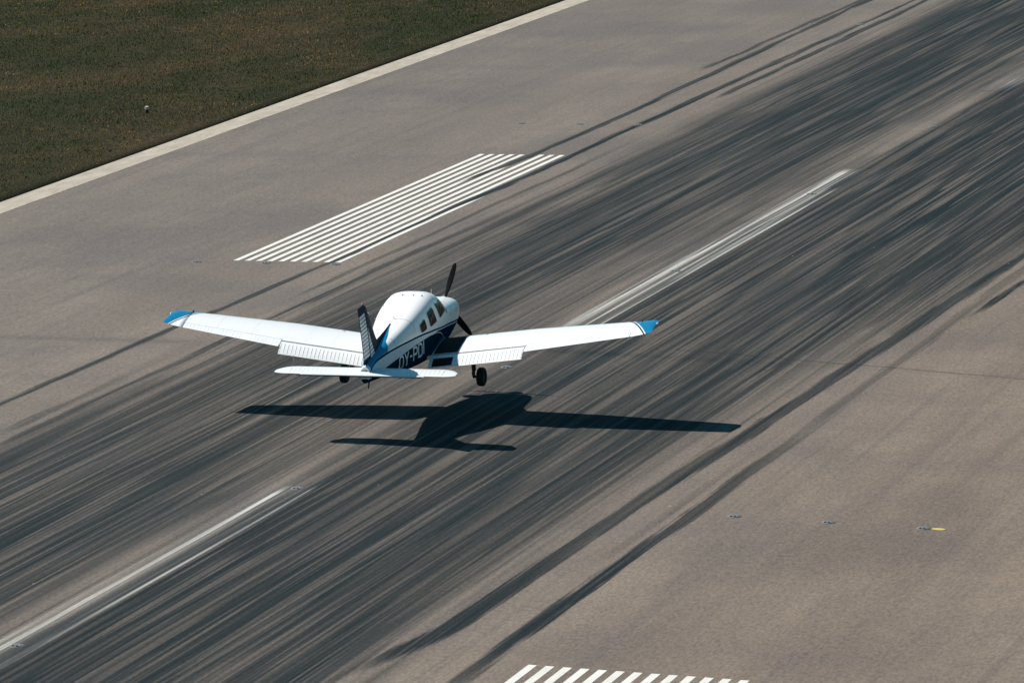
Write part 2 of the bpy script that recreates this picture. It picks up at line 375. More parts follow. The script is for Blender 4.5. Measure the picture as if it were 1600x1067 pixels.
# ================================================================ GRASS FIELD
t = NT('grass_soil', 0.95, 0.1)
P = t.obj()
f1 = t.noise(P, 1.0, 5, 0.6, (0.22, 0.09, 1)); f2 = t.noise(P, 1.0, 4, 0.6, (5, 2.5, 1))
c = t.mix(t.ramp(f1, 0.42, 0.62), (0.016, 0.020, 0.006, 1), (0.055, 0.038, 0.018, 1))
c = t.mix(t.ramp(f2, 0.35, 0.7), c, (0.028, 0.024, 0.012, 1))
t.l(c, t.b.inputs['Base Color']); M_SOIL = t.m
xl = np.array([-3000, -120, -60, -40, -22.9, -22.43, -22.42, -22.27, 0, 22.27, 22.42, 22.43, 22.9, 40, 60, 120, 3000.0])
zl = np.array([-1.2, -1.2, -1.0, -0.66, -0.36, -0.36, -0.47, -0.47, -0.05, -0.47, -0.47, -0.36, -0.36, -0.66, -1.0, -1.2, -1.2])
yl = np.array([-3000, -100, -20, 20, 60, 100, 140, 3000.0])
gx, gy = np.meshgrid(xl, yl); gzz = np.tile(zl, (len(yl), 1))
V = np.stack([gx, gy, gzz], -1).reshape(-1, 3); n = len(xl); i = np.arange(len(yl)-1)[:, None]*n+np.arange(n-1)[None, :]
o = quads('ground', V, np.stack([i, i+1, i+1+n, i+n], -1).reshape(-1, 4), M_SOIL); tag(o, kind='structure')

def ground_z(x): return np.interp(x, xl, zl)
NB = 380000
bx = rng.uniform(-60, -22.44, NB*2); by = rng.uniform(24, 132, NB*2)
# keep what the camera could see, with margin
keep = (by > 24) & (bx > -22.6-(by-28)*0.46-6)
bx = bx[keep][:NB]; by = by[keep][:NB]; NB = len(bx)
dry = vnoise(bx, by, 4.5, 9.0, 40)
band = np.exp(-((bx+31.5)/3.2)**2)*0.13
edge = np.exp(-((bx+22.6)/0.55)**2)
dryv = np.clip((dry+band-0.525)/0.09, 0, 1)
fine = vnoise(bx, by, 0.5, 0.9, 80, 3)
straw = np.clip((vnoise(bx, by, 1.6, 2.2, 60, 3)-0.60)/0.08, 0, 1)
dryv = np.clip(dryv*0.8+(fine-0.5)*1.3+0.6*straw, 0, 1); dryv = np.maximum(dryv, edge*(0.45+0.9*fine))
h = rng.uniform(0.025, 0.075, NB)*(0.6+0.8*vnoise(bx, by, 0.8, 0.8, 120, 2))*(1-0.45*edge)
h = np.where(bx > -22.62, h*0.6, h)
wd = rng.uniform(0.006, 0.014, NB)
ang = rng.uniform(0, 2*math.pi, NB); lean = rng.normal(0, 0.5, NB)*h; la = rng.uniform(0, 2*math.pi, NB)
z0 = ground_z(bx)
A = np.stack([bx-np.cos(ang)*wd, by-np.sin(ang)*wd, z0-0.004], -1); B = np.stack([bx+np.cos(ang)*wd, by+np.sin(ang)*wd, z0-0.004], -1)
Tp = np.stack([bx+lean*np.cos(la), by+lean*np.sin(la), z0+h], -1)
V = np.stack([A, B, Tp], 1).reshape(-1, 3); Q = np.arange(NB*3).reshape(-1, 3)
rb = np.clip(rng.random(NB)**1.6*0.75+0.45*straw*rng.random(NB), 0, 1)
t = NT('grass_blades', 0.9, 0.0)
dv = t.n('ShaderNodeAttribute', attribute_name='dry').outputs['Fac']; rv = t.n('ShaderNodeAttribute', attribute_name='rnd').outputs['Fac']
g = t.mix(rv, (0.016, 0.042, 0.003, 1), (0.075, 0.125, 0.014, 1))
d = t.mix(rv, (0.125, 0.050, 0.018, 1), (0.42, 0.255, 0.115, 1))
t.l(t.mix(dv, g, d), t.b.inputs['Base Color']); M_GRASS = t.m
o = quads('grass', V, Q, M_GRASS, {'dry': np.repeat(dryv, 3), 'rnd': np.repeat(rb, 3)})
tag(o, 'short dark green grass with dry brown patches beside the runway', 'grass', kind='stuff')
# dandelions
nd = 150; V = []; F = []
fx = np.concatenate([rng.normal(-43, 3.0, 70), rng.uniform(-52, -29, 80)]); fy = np.concatenate([rng.normal(95, 3.5, 70), rng.uniform(84, 110, 80)])
for x, y in zip(fx, fy):
    b = len(V); z = float(ground_z(x))+0.07; r = random.Random(int(x*1e4)).uniform(0.010, 0.022)
    V += [(x, y, z+0.012)]+[(x+r*math.cos(k*1.0472), y+r*math.sin(k*1.0472), z) for k in range(6)]+[(x, y, z-0.09)]
    F += [(b, b+1+k, b+1+(k+1) % 6) for k in range(6)]+[(b+1+(k+1) % 6, b+1+k, b+7) for k in range(6)]
o = mesh('dandelions', V, F, plain('dandelion_yellow', (0.62, 0.42, 0.02), 0.7), recalc=False)
tag(o, 'scattered tiny yellow flowers in the dark grass', 'flowers', kind='stuff')

# ================================================================ AIRFIELD LIGHTS
M_LTB = plain('light_housing_metal', (0.125, 0.130, 0.132), 0.7, 0.0, var=0.25, scale=30)
M_LTD = plain('light_slot_dark', (0.008, 0.010, 0.012), 0.4)
M_LENS = plain('light_lens_glass', (0.80, 0.84, 0.86), 0.1, 0.0, 0.9)
def ring(r, z, n=28): return [(r*math.cos(2*math.pi*k/n), r*math.sin(2*math.pi*k/n), z) for k in range(n)]
def lathe(profile, n=28, cap=True):
    V = []; F = []
    for (r, z) in profile: V += ring(r, z, n)
    for j in range(len(profile)-1):
        for k in range(n): F.append((j*n+k, j*n+(k+1) % n, (j+1)*n+(k+1) % n, (j+1)*n+k))
    if cap: F.append(tuple(range((len(profile)-1)*n, len(profile)*n))); F.append(tuple(reversed(range(n))))
    return V, F
def box(cx_, cy_, cz_, sx, sy, sz):
    V = [(cx_+a*sx/2, cy_+b*sy/2, cz_+c_*sz/2) for a in (-1, 1) for b in (-1, 1) for c_ in (-1, 1)]
    F = [(0, 1, 3, 2), (4, 6, 7, 5), (0, 4, 5, 1), (2, 3, 7, 6), (0, 2, 6, 4), (1, 5, 7, 3)]
    return V, F
def join(parts):
    V = []; F = []
    for v, f in parts:
        b = len(V); V += list(v); F += [tuple(i+b for i in q) for q in f]
    return V, F
def make_light():
    root = bpy.data.objects.new('runway_light', None); C.objects.link(root); root.empty_display_size = 0.2
    V, F = lathe([(0.142, -0.01), (0.142, 0.003), (0.125, 0.013), (0.085, 0.026), (0.03, 0.030)])
    b1 = lathe([(0.007, 0.0), (0.007, 0.016), (0.004, 0.018)], 8); ps = [(V, F)]
    for k in range(6): a = math.pi/3*k+0.5; ps.append(([(x+0.118*math.cos(a), y+0.118*math.sin(a), z) for x, y, z in b1[0]], b1[1]))
    V, F = join(ps); mesh('housing', V, F, M_LTB, root)
    for s in (-1, 1):
        V, F = box(s*0.036, -0.075, 0.014, 0.040, 0.085, 0.024)
        mesh('light_channel', V, F, M_LTD, root)
        V, F = box(s*0.068, -0.088, 0.016, 0.016, 0.020, 0.026)
        mesh('lens', V, F, M_LENS, root)
    return root
LP = []
cnames = ['nearest the bottom left corner, dark, between two white paint streaks', 'at the end of the lower left centreline dash', 'just below the right wing behind the right main wheel',
          'in the middle centreline dash beyond the right wingtip, greenish', 'near the far end of the middle centreline dash', 'on the bare tan band beyond the middle centreline dash']
for k, (x, y) in enumerate([(0.02, -15.1), (0.08, -0.02), (0.0, 15.0), (-0.03, 30.0), (-0.03, 44.8), (0.05, 60.4)]):
    LP.append((x, y, 'centreline light '+cnames[k], 'lights set along the centreline'))
nm = ['inner', 'middle', 'outer']
for k in range(3):
    LP.append((-8.99-1.875*k, 30.05, 'small light at near end of left striped marking, '+['right one by the last stripe', 'middle one under the third stripe', 'left one out on plain asphalt'][k], 'touchdown zone lights'))
    LP.append((-9.05-1.875*k, 60.0, 'tiny light beyond the left striped marking, '+['right one on a skid mark', 'middle one on bare asphalt', 'left one on bare asphalt'][k], 'touchdown zone lights'))
    LP.append((9.02+1.875*k, -0.02, 'light on bare asphalt at right, '+['left one nearest the skid marks', 'middle one of the row of three', 'right one beside the yellow paint spot'][k], 'touchdown zone lights'))
for k in range(2):
    LP.append((-8.97-1.78*k, 90.3, 'tiny light near the top edge, '+['right one on a dark skid mark', 'left one on bare asphalt'][k], 'touchdown zone lights'))
src = make_light()
for i, (x, y, lb, gr) in enumerate(LP):
    if i == 0: r = src
    else:
        r = src.copy(); C.objects.link(r)
        for ch in src.children:
            c_ = ch.copy(); C.objects.link(c_); c_.parent = r
    r.location = (x, y, gz(x)+0.002); tag(r, lb, 'runway light', gr)
for i, (x, y, lb, gr) in enumerate([]): pass
# small marker in the grass
root = bpy.data.objects.new('marker_block', None); C.objects.link(root); root.location = (-25.66, 61.7, float(ground_z(-25.66)))
tag(root, 'small pale pink marker block standing in the grass beyond the side stripe', 'marker')
V, F = lathe([(0.05, 0.0), (0.05, 0.10), (0.035, 0.11)], 16); mesh('stem', V, F, M_LTD, root)
V, F = box(0, 0, 0.16, 0.12, 0.10, 0.11); o = mesh('head', V, F, plain('marker_pink', (0.80, 0.46, 0.34), 0.6), root)
bv = o.modifiers.new('b', 'BEVEL'); bv.width = 0.02; bv.segments = 2
V, F = box(-0.03, -0.068, 0.125, 0.05, 0.02, 0.045); mesh('reflector', V, F, M_LENS, root)

# ================================================================ AIRPLANE
SP = Vector((-0.51198, 11.96026, 1.95145))
MR = Matrix(((0.9990373105215739, -0.043283198486652734, -0.0071426125882284005), (0.04273814549445699, 0.9970297608440335, -0.06407110823907966), (0.009894599815814843, 0.06370416564130055, 0.9979197744179792)))
plane = bpy.data.objects.new('light_airplane', None); C.objects.link(plane); plane.empty_display_size = 1.0
mm4 = MR.to_4x4(); mm4.translation = SP; plane.matrix_world = mm4
tag(plane, 'white and navy low wing propeller airplane just above the runway with flaps down', 'airplane')

WHITE = (0.80, 0.80, 0.79); NAVY = (0.0025, 0.024, 0.050); BLUE = (0.004, 0.165, 0.33)
def paint(name, col, rough=0.28, var=0.02):
    t = NT(name, rough, 0.5)
    P = t.obj(); f = t.noise(P, 2.0, 5, 0.6)
    t.l(t.mix(f, tuple(c*(1-var) for c in col)+(1,), tuple(min(1, c*(1+var)) for c in col)+(1,)), t.b.inputs['Base Color'])
    t.b.inputs['Coat Weight'].default_value = 0.3; t.b.inputs['Coat Roughness'].default_value = 0.12
    return t.m
M_W = paint('white_aircraft_paint', WHITE); M_N = paint('navy_aircraft_paint', NAVY, 0.5); M_N.node_tree.nodes['Principled BSDF'].inputs['Coat Weight'].default_value = 0.0; M_N.node_tree.nodes['Principled BSDF'].inputs['Specular IOR Level'].default_value = 0.04; M_B = paint('blue_aircraft_paint', BLUE)
M_SILV = paint('silver_stripe_and_glare', (0.55, 0.56, 0.57), 0.35)
M_SEAM = plain('seam_dark', (0.05, 0.055, 0.06), 0.7)
M_BLK = plain('black_walkway_grit', (0.006, 0.006, 0.007), 0.95, var=0.3, scale=60)
M_TYRE = plain('tyre_rubber', (0.010, 0.010, 0.010), 0.85)
M_METAL = plain('gear_steel', (0.10, 0.11, 0.11), 0.45, 0.6)
M_PROP = plain('propeller_black', (0.005, 0.006, 0.007), 0.8, spec=0.1)
M_GLASS = None
t = NT('window_with_reflections', 0.10, 0.06); P = t.obj()
f = t.noise(P, 3.0, 3, 0.6)  # teal and brown reflections are put into the glass colour
t.l(t.mix(t.ramp(f, 0.35, 0.65), (0.006, 0.016, 0.018, 1), (0.030, 0.024, 0.018, 1)), t.b.inputs['Base Color']); M_GLASS = t.m

# --- fuselage loft
ST = [  # y, half width, z top, z bottom, z centre, n top, n bottom
 (-0.20, 0.28, 0.05, -0.26, -0.08, 2.3, 2.3), (-0.30, 0.385, 0.13, -0.33, -0.08, 2.6, 2.7), (-0.55, 0.455, 0.21, -0.42, -0.09, 2.9, 3.0),
 (-0.95, 0.50, 0.275, -0.50, -0.09, 3.0, 3.3), (-1.40, 0.535, 0.32, -0.55, -0.09, 3.0, 3.6), (-1.78, 0.56, 0.375, -0.58, -0.09, 3.0, 3.8),
 (-2.10, 0.575, 0.57, -0.60, -0.09, 3.3, 4.0), (-2.40, 0.585, 0.73, -0.61, -0.09, 3.3, 4.2), (-2.80, 0.59, 0.785, -0.61, -0.09, 3.9, 4.4),
 (-3.30, 0.58, 0.735, -0.60, -0.08, 3.9, 4.4), (-3.75, 0.545, 0.662, -0.585, -0.07, 4.0, 4.4), (-4.20, 0.485, 0.565, -0.56, -0.06, 4.1, 4.2),
 (-4.70, 0.405, 0.46, -0.515, -0.05, 4.1, 4.0), (-5.20, 0.325, 0.36, -0.46, -0.05, 3.4, 3.6), (-5.70, 0.245, 0.265, -0.40, -0.06, 3.0, 3.2),
 (-6.15, 0.175, 0.18, -0.36, -0.08, 2.5, 2.8), (-6.45, 0.125, 0.10, -0.335, -0.10, 2.2, 2.4), (-6.64, 0.10, 0.03, -0.315, -0.11, 2.0, 2.3)]
SA = np.array(ST)[::-1]
def pchip(xk, yk, x):
    h_ = np.diff(xk); d_ = np.diff(yk)/h_; mk = np.zeros(len(xk))
    mk[0] = d_[0]; mk[-1] = d_[-1]
    for i in range(1, len(xk)-1):
        mk[i] = 0 if d_[i-1]*d_[i] <= 0 else (h_[i-1]+h_[i])*2*0.5/((h_[i]/d_[i-1]+h_[i-1]/d_[i]))
    x = np.clip(x, xk[0], xk[-1]); i = int(min(max(np.searchsorted(xk, x)-1, 0), len(h_)-1)); s = (x-xk[i])/h_[i]
    return ((2*s**3-3*s**2+1)*yk[i]+(s**3-2*s**2+s)*h_[i]*mk[i]+(-2*s**3+3*s**2)*yk[i+1]+(s**3-s**2)*h_[i]*mk[i+1])
def sec(y): return [pchip(SA[:, 0], SA[:, k], y) for k in range(1, 7)]
_tb = {}
def _tab(n_):
    """superellipse quadrant sampled at equal arc length: fraction -> (cos-like, sin-like)"""
    k = round(n_, 2)
    if k not in _tb:
        a = np.linspace(0, 1, 4001)**1.0*math.pi/2; a = np.concatenate([np.geomspace(1e-9, 1e-3, 400), a[3:-3], math.pi/2-np.geomspace(1e-3, 1e-9, 400)]); a.sort()
        c = np.cos(a)**(2/n_); s_ = np.sin(a)**(2/n_); L = np.concatenate([[0], np.cumsum(np.hypot(np.diff(c), np.diff(s_)))]); L /= L[-1]
        f = np.linspace(0, 1, 513); _tb[k] = (f, np.interp(f, L, c), np.interp(f, L, s_))
        _tb[k][1][0] = 1; _tb[k][2][0] = 0; _tb[k][1][-1] = 0; _tb[k][2][-1] = 1
    return _tb[k]
def fpt(y, th, off=0.0):
    """point on the fuselage: th = 0 right side, pi/2 top, -pi/2 bottom; even steps of th are even steps round the skin"""
    wd, zt, zb, zc, nt_, nb_ = sec(y)
    th = (th+math.pi) % (2*math.pi)-math.pi; up = th >= 0; a = abs(th); right = a <= math.pi/2+1e-9; f = min(1.0, (a if right else math.pi-a)/(math.pi/2))
    n_, hz = (nt_, zt-zc) if up else (nb_, zc-zb)
    tb = _tab(n_); c_ = float(np.interp(f, tb[0], tb[1])); s_ = float(np.interp(f, tb[0], tb[2]))
    return ((wd+off)*(c_ if right else -c_), y, zc+(hz+off)*(s_ if up else -s_))
def fx_at(y, z, off=0.0):
    wd, zt, zb, zc, nt_, nb_ = sec(y)
    n_, hz = (nt_, zt-zc) if z >= zc else (nb_, zc-zb)
    u = min(0.999, abs(z-zc)/hz)
    return wd*(1-u**n_)**(1/n_)+off
def th_of(y, z):
    wd, zt, zb, zc, nt_, nb_ = sec(y)
    n_, hz = (nt_, zt-zc) if z >= zc else (nb_, zc-zb)
    tb = _tab(n_); return math.copysign(float(np.interp(min(1, abs(z-zc)/hz), tb[2], tb[0]))*math.pi/2, z-zc)
ys = sorted(set([round(v, 4) for v in np.linspace(-6.64, -0.20, 230)]+[s_[0] for s_ in ST]))
NR = 176; V = []; F = []
for y in ys: V += [fpt(y, 2*math.pi*k/NR) for k in range(NR)]
for j in range(len(ys)-1):
    for k in range(NR): F.append((j*NR+k, j*NR+(k+1) % NR, (j+1)*NR+(k+1) % NR, (j+1)*NR+k))
F.append(tuple(range((len(ys)-1)*NR, len(ys)*NR)))
V.append((0, -6.56, -0.1)); b = len(V)-1
for k in range(NR): F.append((k, (k+1) % NR, b))

A_PTS = [(-0.2, -0.30), (-0.73, -0.25), (-1.2, -0.185), (-1.86, -0.095), (-2.46, -0.03), (-3.45, 0.08), (-4.03, 0.12), (-4.54, 0.13), (-5.21, 0.13), (-5.89, 0.10), (-6.22, 0.065), (-6.5, -0.03), (-6.72, -0.17)]
B_PTS = [(-0.2, -0.36), (-1.86, -0.135), (-2.46, -0.075), (-2.9, -0.03), (-3.24, -0.01), (-3.6, 0.0), (-4.21, -0.02), (-5.06, -0.09), (-5.58, -0.14), (-5.91, -0.17), (-6.72, -0.24)]
def curve(t, yv, pts):
    d = t.n('ShaderNodeFloatCurve'); cv = d.mapping.curves[0]
    ps = sorted([((p_[0]+7)/7, (p_[1]+1)/2) for p_ in pts])
    cv.points[0].location = ps[0]; cv.points[1].location = ps[-1]
    for q_ in ps[1:-1]: cv.points.new(*q_)
    for q_ in cv.points: q_.handle_type = 'AUTO'
    d.mapping.update(); t.l(t.math('DIVIDE', t.math('ADD', yv, 7.0), 7.0), d.inputs['Value'])
    return t.math('SUBTRACT', t.math('MULTIPLY', d.outputs[0], 2.0), 1.0)
t = NT('fuselage_livery', 0.27, 0.5); P = t.obj()
sx = t.n('ShaderNodeSeparateXYZ'); t.l(P, sx.inputs[0]); yv, zv = sx.outputs[1], sx.outputs[2]
Ac = curve(t, yv, A_PTS); Bc = curve(t, yv, B_PTS)
above = t.math('GREATER_THAN', zv, t.math('ADD', Ac, 0.020))
dark = t.math('GREATER_THAN', zv, t.math('SUBTRACT', Ac, 0.018))
pin = t.math('GREATER_THAN', zv, t.math('SUBTRACT', Ac, 0.036))
silv = t.math('MULTIPLY', t.math('GREATER_THAN', zv, Bc), t.math('LESS_THAN', yv, -2.9))
c = t.mix(silv, NAVY+(1,), (0.74, 0.75, 0.76, 1))
c = t.mix(pin, c, (0.74, 0.76, 0.78, 1))
c = t.mix(dark, c, NAVY+(1,)); c = t.mix(above, c, WHITE+(1,))
t.l(c, t.b.inputs['Base Color']); t.l(t.math('MULTIPLY', above, 0.38), t.b.inputs['Specular IOR Level']); t.l(t.math('SUBTRACT', 0.65, t.math('MULTIPLY', above, 0.38)), t.b.inputs['Roughness']); t.b.inputs['Coat Weight'].default_value = 0.0; t.b.inputs['Coat Roughness'].default_value = 0.12
fus = mesh('fuselage', V, F, t.m, plane, smooth=True)
for p_ in fus.data.polygons:
    if len(p_.vertices) != 4: p_.use_smooth = False

def ribbon(pts, wd, off=0.004, right=True):
    """thin strip along (y,z) points on the fuselage side"""
    V = []; F = []; s = 1 if right else -1
    for i, (y, z) in enumerate(pts):
        a = pts[max(0, i-1)]; b_ = pts[min(len(pts)-1, i+1)]; d = Vector((b_[0]-a[0], b_[1]-a[1])).normalized(); nn = Vector((-d.y, d.x))*wd/2
        for q in (1, -1):
            yy, zz = y+nn.x*q, z+nn.y*q; V.append((s*fx_at(yy, zz, off), yy, zz))
    for i in range(len(pts)-1): F.append((2*i, 2*i+1, 2*i+3, 2*i+2))
    return V, F
def arc_ribbon(y0, th0, th1, wd, off=0.003, n=24):
    V = []; F = []
    for i in range(n+1):
        th = th0+(th1-th0)*i/n
        V += [fpt(y0-wd/2, th, off), fpt(y0+wd/2, th, off)]
    for i in range(n): F.append((2*i, 2*i+1, 2*i+3, 2*i+2))
    return V, F
# the light line which sweeps from the silver band round to the wing root
for r_ in (True, False):
    pts = [(-3.45, 0.0), (-3.2, -0.015), (-2.95, -0.045), (-2.75, -0.08), (-2.6, -0.13), (-2.5, -0.19), (-2.44, -0.26)]
    V, F = ribbon(pts, 0.016, 0.004, r_); mesh('pinstripe', V, F, M_SILV, fus)
# panel seams
parts = [arc_ribbon(-1.40, -0.9, math.pi+0.9, 0.006, n=60), arc_ribbon(-4.30, 0.45, 1.55, 0.006, n=40), arc_ribbon(-5.25, 0.5, 1.1, 0.006, n=20), arc_ribbon(-0.62, -1.0, 0.9, 0.006, n=40), arc_ribbon(-2.75, 0.75, 1.5, 0.005, n=30)]
parts.append(ribbon([(-2.86, 0.62), (-2.88, 0.4), (-2.86, 0.1), (-2.82, -0.12), (-2.72, -0.28)], 0.006, 0.003))
parts.append(ribbon([(-1.9, 0.36), (-1.86, 0.1), (-1.84, -0.28)], 0.005, 0.003))
for V, F in parts: mesh('panel_seam', V, F, M_SEAM, fus)

# --- side windows
def round_poly(pts, r=0.045, n=8):
    out = []; N_ = len(pts)
    for i in range(N_):
        p0, p1, p2 = Vector(pts[i-1]), Vector(pts[i]), Vector(pts[(i+1) % N_]); a = p1+(p0-p1).normalized()*r; b_ = p1+(p2-p1).normalized()*r
        for k in range(n+1):
            s = k/n; out.append(tuple(a*(1-s)**2+p1*2*s*(1-s)+b_*s*s))
    return out
def side_patch(pts, off, s):
    """fan of rings so that the patch follows the curved skin"""
    c_ = Vector((sum(p_[0] for p_ in pts)/len(pts), sum(p_[1] for p_ in pts)/len(pts))); n_ = len(pts); V = []; F = []
    K = 16
    for k in range(K):
        f_ = 1-k/K
        for p_ in pts:
            q = c_+(Vector(p_)-c_)*f_; V.append((s*fx_at(q.x, q.y, off), q.x, q.y))
    V.append((s*fx_at(c_.x, c_.y, off), c_.x, c_.y))
    for k in range(K-1):
        for i in range(n_): F.append((k*n_+i, k*n_+(i+1) % n_, (k+1)*n_+(i+1) % n_, (k+1)*n_+i))
    for i in range(n_): F.append(((K-1)*n_+i, (K-1)*n_+(i+1) % n_, len(V)-1))
    return V, F
def frame_strip(pts, off, s, wd=0.014):
    c_ = Vector((sum(p_[0] for p_ in pts)/len(pts), sum(p_[1] for p_ in pts)/len(pts))); n_ = len(pts); V = []; F = []
    for p_ in pts:
        d = (Vector(p_)-c_).normalized()
        for e in (0.0, wd):
            q = Vector(p_)+d*e; V.append((s*fx_at(q.x, q.y, off), q.x, q.y))
    for i in range(n_): j = (i+1) % n_; F.append((2*i, 2*i+1, 2*j+1, 2*j))
    return V, F
WIN = [[(-2.92, 0.56), (-2.42, 0.57), (-2.10, 0.26), (-2.66, 0.21)], [(-3.52, 0.50), (-3.13, 0.55), (-2.93, 0.20), (-3.42, 0.18)], [(-4.02, 0.34), (-3.72, 0.43), (-3.62, 0.19), (-3.95, 0.17)]]
M_FR = paint('window_frame_paint', (0.40, 0.42, 0.44), 0.4)
M_TRIM = plain('tan_trim', (0.30, 0.17, 0.08), 0.6)
for s in (1, -1):
    for k, wpts in enumerate(WIN):
        rp = round_poly(wpts, 0.07)
        V, F = side_patch(rp, 0.008, s); wo = mesh('side_window', V, F, M_GLASS, plane, smooth=True)
        V, F = frame_strip(rp, 0.010, s, 0.012); mesh('frame', V, F, M_FR, wo)
        # the tan edge of the seat back seen through the pane
        if k < 2:
            ya = wpts[0][0]+0.12; yb = wpts[1][0]+0.05
            pts = [(ya+(yb-ya)*i/9, 0.25+0.20*math.sin(i/9*1.35)) for i in range(10)]
            V, F = ribbon(pts, 0.010, 0.010, s > 0); mesh('seat_edge', V, F, M_TRIM, wo)
# windshield
V = []; F = []; ny_, nt2 = 12, 28
for j in range(ny_+1):
    for k in range(nt2+1):
        u = k/nt2*2-1; th = math.pi/2+u*1.13
        yb = -1.80-0.08*abs(u)**2; yt = -2.34+0.36*abs(u)**2.5; yy = yb+(yt-yb)*j/ny_; V.append(fpt(yy, th, 0.004))
for j in range(ny_):
    for k in range(nt2): a = j*(nt2+1)+k; F.append((a, a+1, a+nt2+2, a+nt2+1))
mesh('windshield', V, F, M_GLASS, plane, smooth=True)

# --- registration
def stroke(p0, p1, wd, y0, z0, s):
    a = Vector(p0); b_ = Vector(p1); d = (b_-a).normalized(); nn = Vector((-d.y, d.x))*wd/2; a = a-d*wd*0.3; b_ = b_+d*wd*0.3
    V = []; F = []; K = 8
    for k in range(K+1):
        q = a+(b_-a)*k/K
        for e in (1, -1):
            w_ = q+nn*e; yy = y0+s*w_.x; zz = z0+w_.y; V.append((s*fx_at(yy, zz, REGOFF), yy, zz))
    for k in range(K): F.append((2*k, 2*k+1, 2*k+3, 2*k+2))
    return V, F
H = 0.262; W_ = 0.180; c_ = 0.045
GL = {'O': [[(0, c_), (0, H-c_), (c_, H), (W_-c_, H), (W_, H-c_), (W_, c_), (W_-c_, 0), (c_, 0), (0, c_)]],
      'Y': [[(0, H), (W_/2, H*0.48), (W_, H)], [(W_/2, H*0.48), (W_/2, 0)]], '-': [[(0.0, H*0.5), (0.085, H*0.5)]],
      'P': [[(0, 0), (0, H), (W_-c_, H), (W_, H-c_), (W_, H*0.45+c_), (W_-c_, H*0.45), (0, H*0.45)]],
      'D': [[(0, 0), (0, H), (W_-c_, H), (W_, H-c_), (W_, c_), (W_-c_, 0), (0, 0)]], 'I': [[(0, 0), (0, H)]]}
M_REG = paint('registration_white', (0.70, 0.72, 0.74), 0.4)
for s in (1, -1):
    y = -5.12 if s > 0 else -3.85
    for ch, wch in (('O', 0.275), ('Y', 0.262), ('-', 0.175), ('P', 0.26), ('D', 0.275), ('I', 0.1)):
        parts = []; kk = 0
        for ln in GL[ch]:
            for a, b_ in zip(ln[:-1], ln[1:]):
                REGOFF = 0.004+0.0006*(kk % 5); kk += 1
                zb = -0.365+0.062*(y+5.1)
                parts.append(stroke(a, b_, 0.046, y, zb, s))
        V, F = join(parts); o = mesh('registration_letter', V, F, M_REG, fus, recalc=False)
        y += s*wch

# --- airfoil surfaces
def afoil(n=15, t_=0.15, camber=0.02, a=0.0, b=1.0):
    """closed loop (c, z) from chord fraction b along top to a and back along the bottom"""
    def yt(c): return 5*t_*(0.2969*math.sqrt(max(c, 0))-0.1260*c-0.3516*c*c+0.2843*c**3-0.1036*c**4)
    def yc(c): return camber*4*c*(1-c)
    cs = [a+(b-a)*(1-math.cos(math.pi*k/n))/2 for k in range(n+1)]
    top = [(c, yc(c)+yt(c)) for c in reversed(cs)]; bot = [(c, yc(c)-yt(c)) for c in cs[1:]] if a == 0 else [(c, yc(c)-yt(c)) for c in cs]
    return top+bot
def loft(secs, cap=True):
    n_ = len(secs[0]); V = [p_ for s_ in secs for p_ in s_]; F = []
    for j in range(len(secs)-1):
        for k in range(n_): F.append((j*n_+k, j*n_+(k+1) % n_, (j+1)*n_+(k+1) % n_, (j+1)*n_+k))
    if cap: F.append(tuple(range(n_))); F.append(tuple(reversed(range((len(secs)-1)*n_, len(secs)*n_))))
    return V, F
def RIBF(n): return [(3*j, 3*j+1, 3*j+4, 3*j+3) for j in range(n-1)]+[(3*j+1, 3*j+2, 3*j+5, 3*j+4) for j in range(n-1)]
ZR = -0.455; DIH = 0.127; INC = 0.045
def wing_le(x): return -2.18 if x < 2.6 else -2.18-(x-2.6)*0.085
def wing_te(x): return -3.85 if x < 2.6805 else -3.85+(x-2.6805)*0.155
def wz(x): return ZR+DIH*(x-0.55)
def wsec(x, a, b, s, n=15, tt=None, dz=0.0):
    le, te = wing_le(x), wing_te(x); ch = le-te
    return [(s*x, le-c*ch, wz(x)+z*ch+INC*(0.6-c)*ch+dz) for c, z in afoil(n, tt or (0.150-0.004*x), 0.018, a, b)]
HIN = 0.850
def top_z(x, c, tt=None):
    le, te = wing_le(x), wing_te(x); ch = le-te; t_ = tt or (0.150-0.004*x)
    yt = 5*t_*(0.2969*math.sqrt(max(c, 0))-0.1260*c-0.3516*c*c+0.2843*c**3-0.1036*c**4)
    return le-c*ch, wz(x)+(0.018*4*c*(1-c)+yt)*ch+INC*(0.6-c)*ch
# white wing skin with the blue sweep over the outer leading edge and tip
t = NT('wing_livery', 0.27, 0.5); P = t.obj(); sx = t.n('ShaderNodeSeparateXYZ'); t.l(P, sx.inputs[0])
ax = t.math('ABSOLUTE', sx.outputs[0]); yv = sx.outputs[1]
q = t.math('SUBTRACT', t.math('MAXIMUM', ax, 4.5), 4.64)
cv = t.math('ADD', t.math('ADD', -2.24, t.math('MULTIPLY', q, -1.4)), t.math('MULTIPLY', t.math('MULTIPLY', q, q), -0.8))
dd = t.math('SUBTRACT', yv, cv); wv = t.mix(t.noise(P, 2.0, 5, 0.6), (0.79, 0.79, 0.78, 1), (0.82, 0.82, 0.81, 1)); bl = BLUE+(1,); nv = NAVY+(1,)
gt = lambda v_: t.math('GREATER_THAN', dd, v_)
wedge = t.math('GREATER_THAN', dd, t.math('ADD', -0.20, t.math('MULTIPLY', t.math('SUBTRACT', ax, 5.17), -0.9)))
wedge = t.math('MULTIPLY', wedge, t.math('GREATER_THAN', ax, 5.17))
c = t.mix(wedge, wv, bl); c = t.mix(gt(-0.20), c, wv); c = t.mix(gt(-0.14), c, nv); c = t.mix(gt(-0.06), c, wv); c = t.mix(gt(0.0), c, bl)
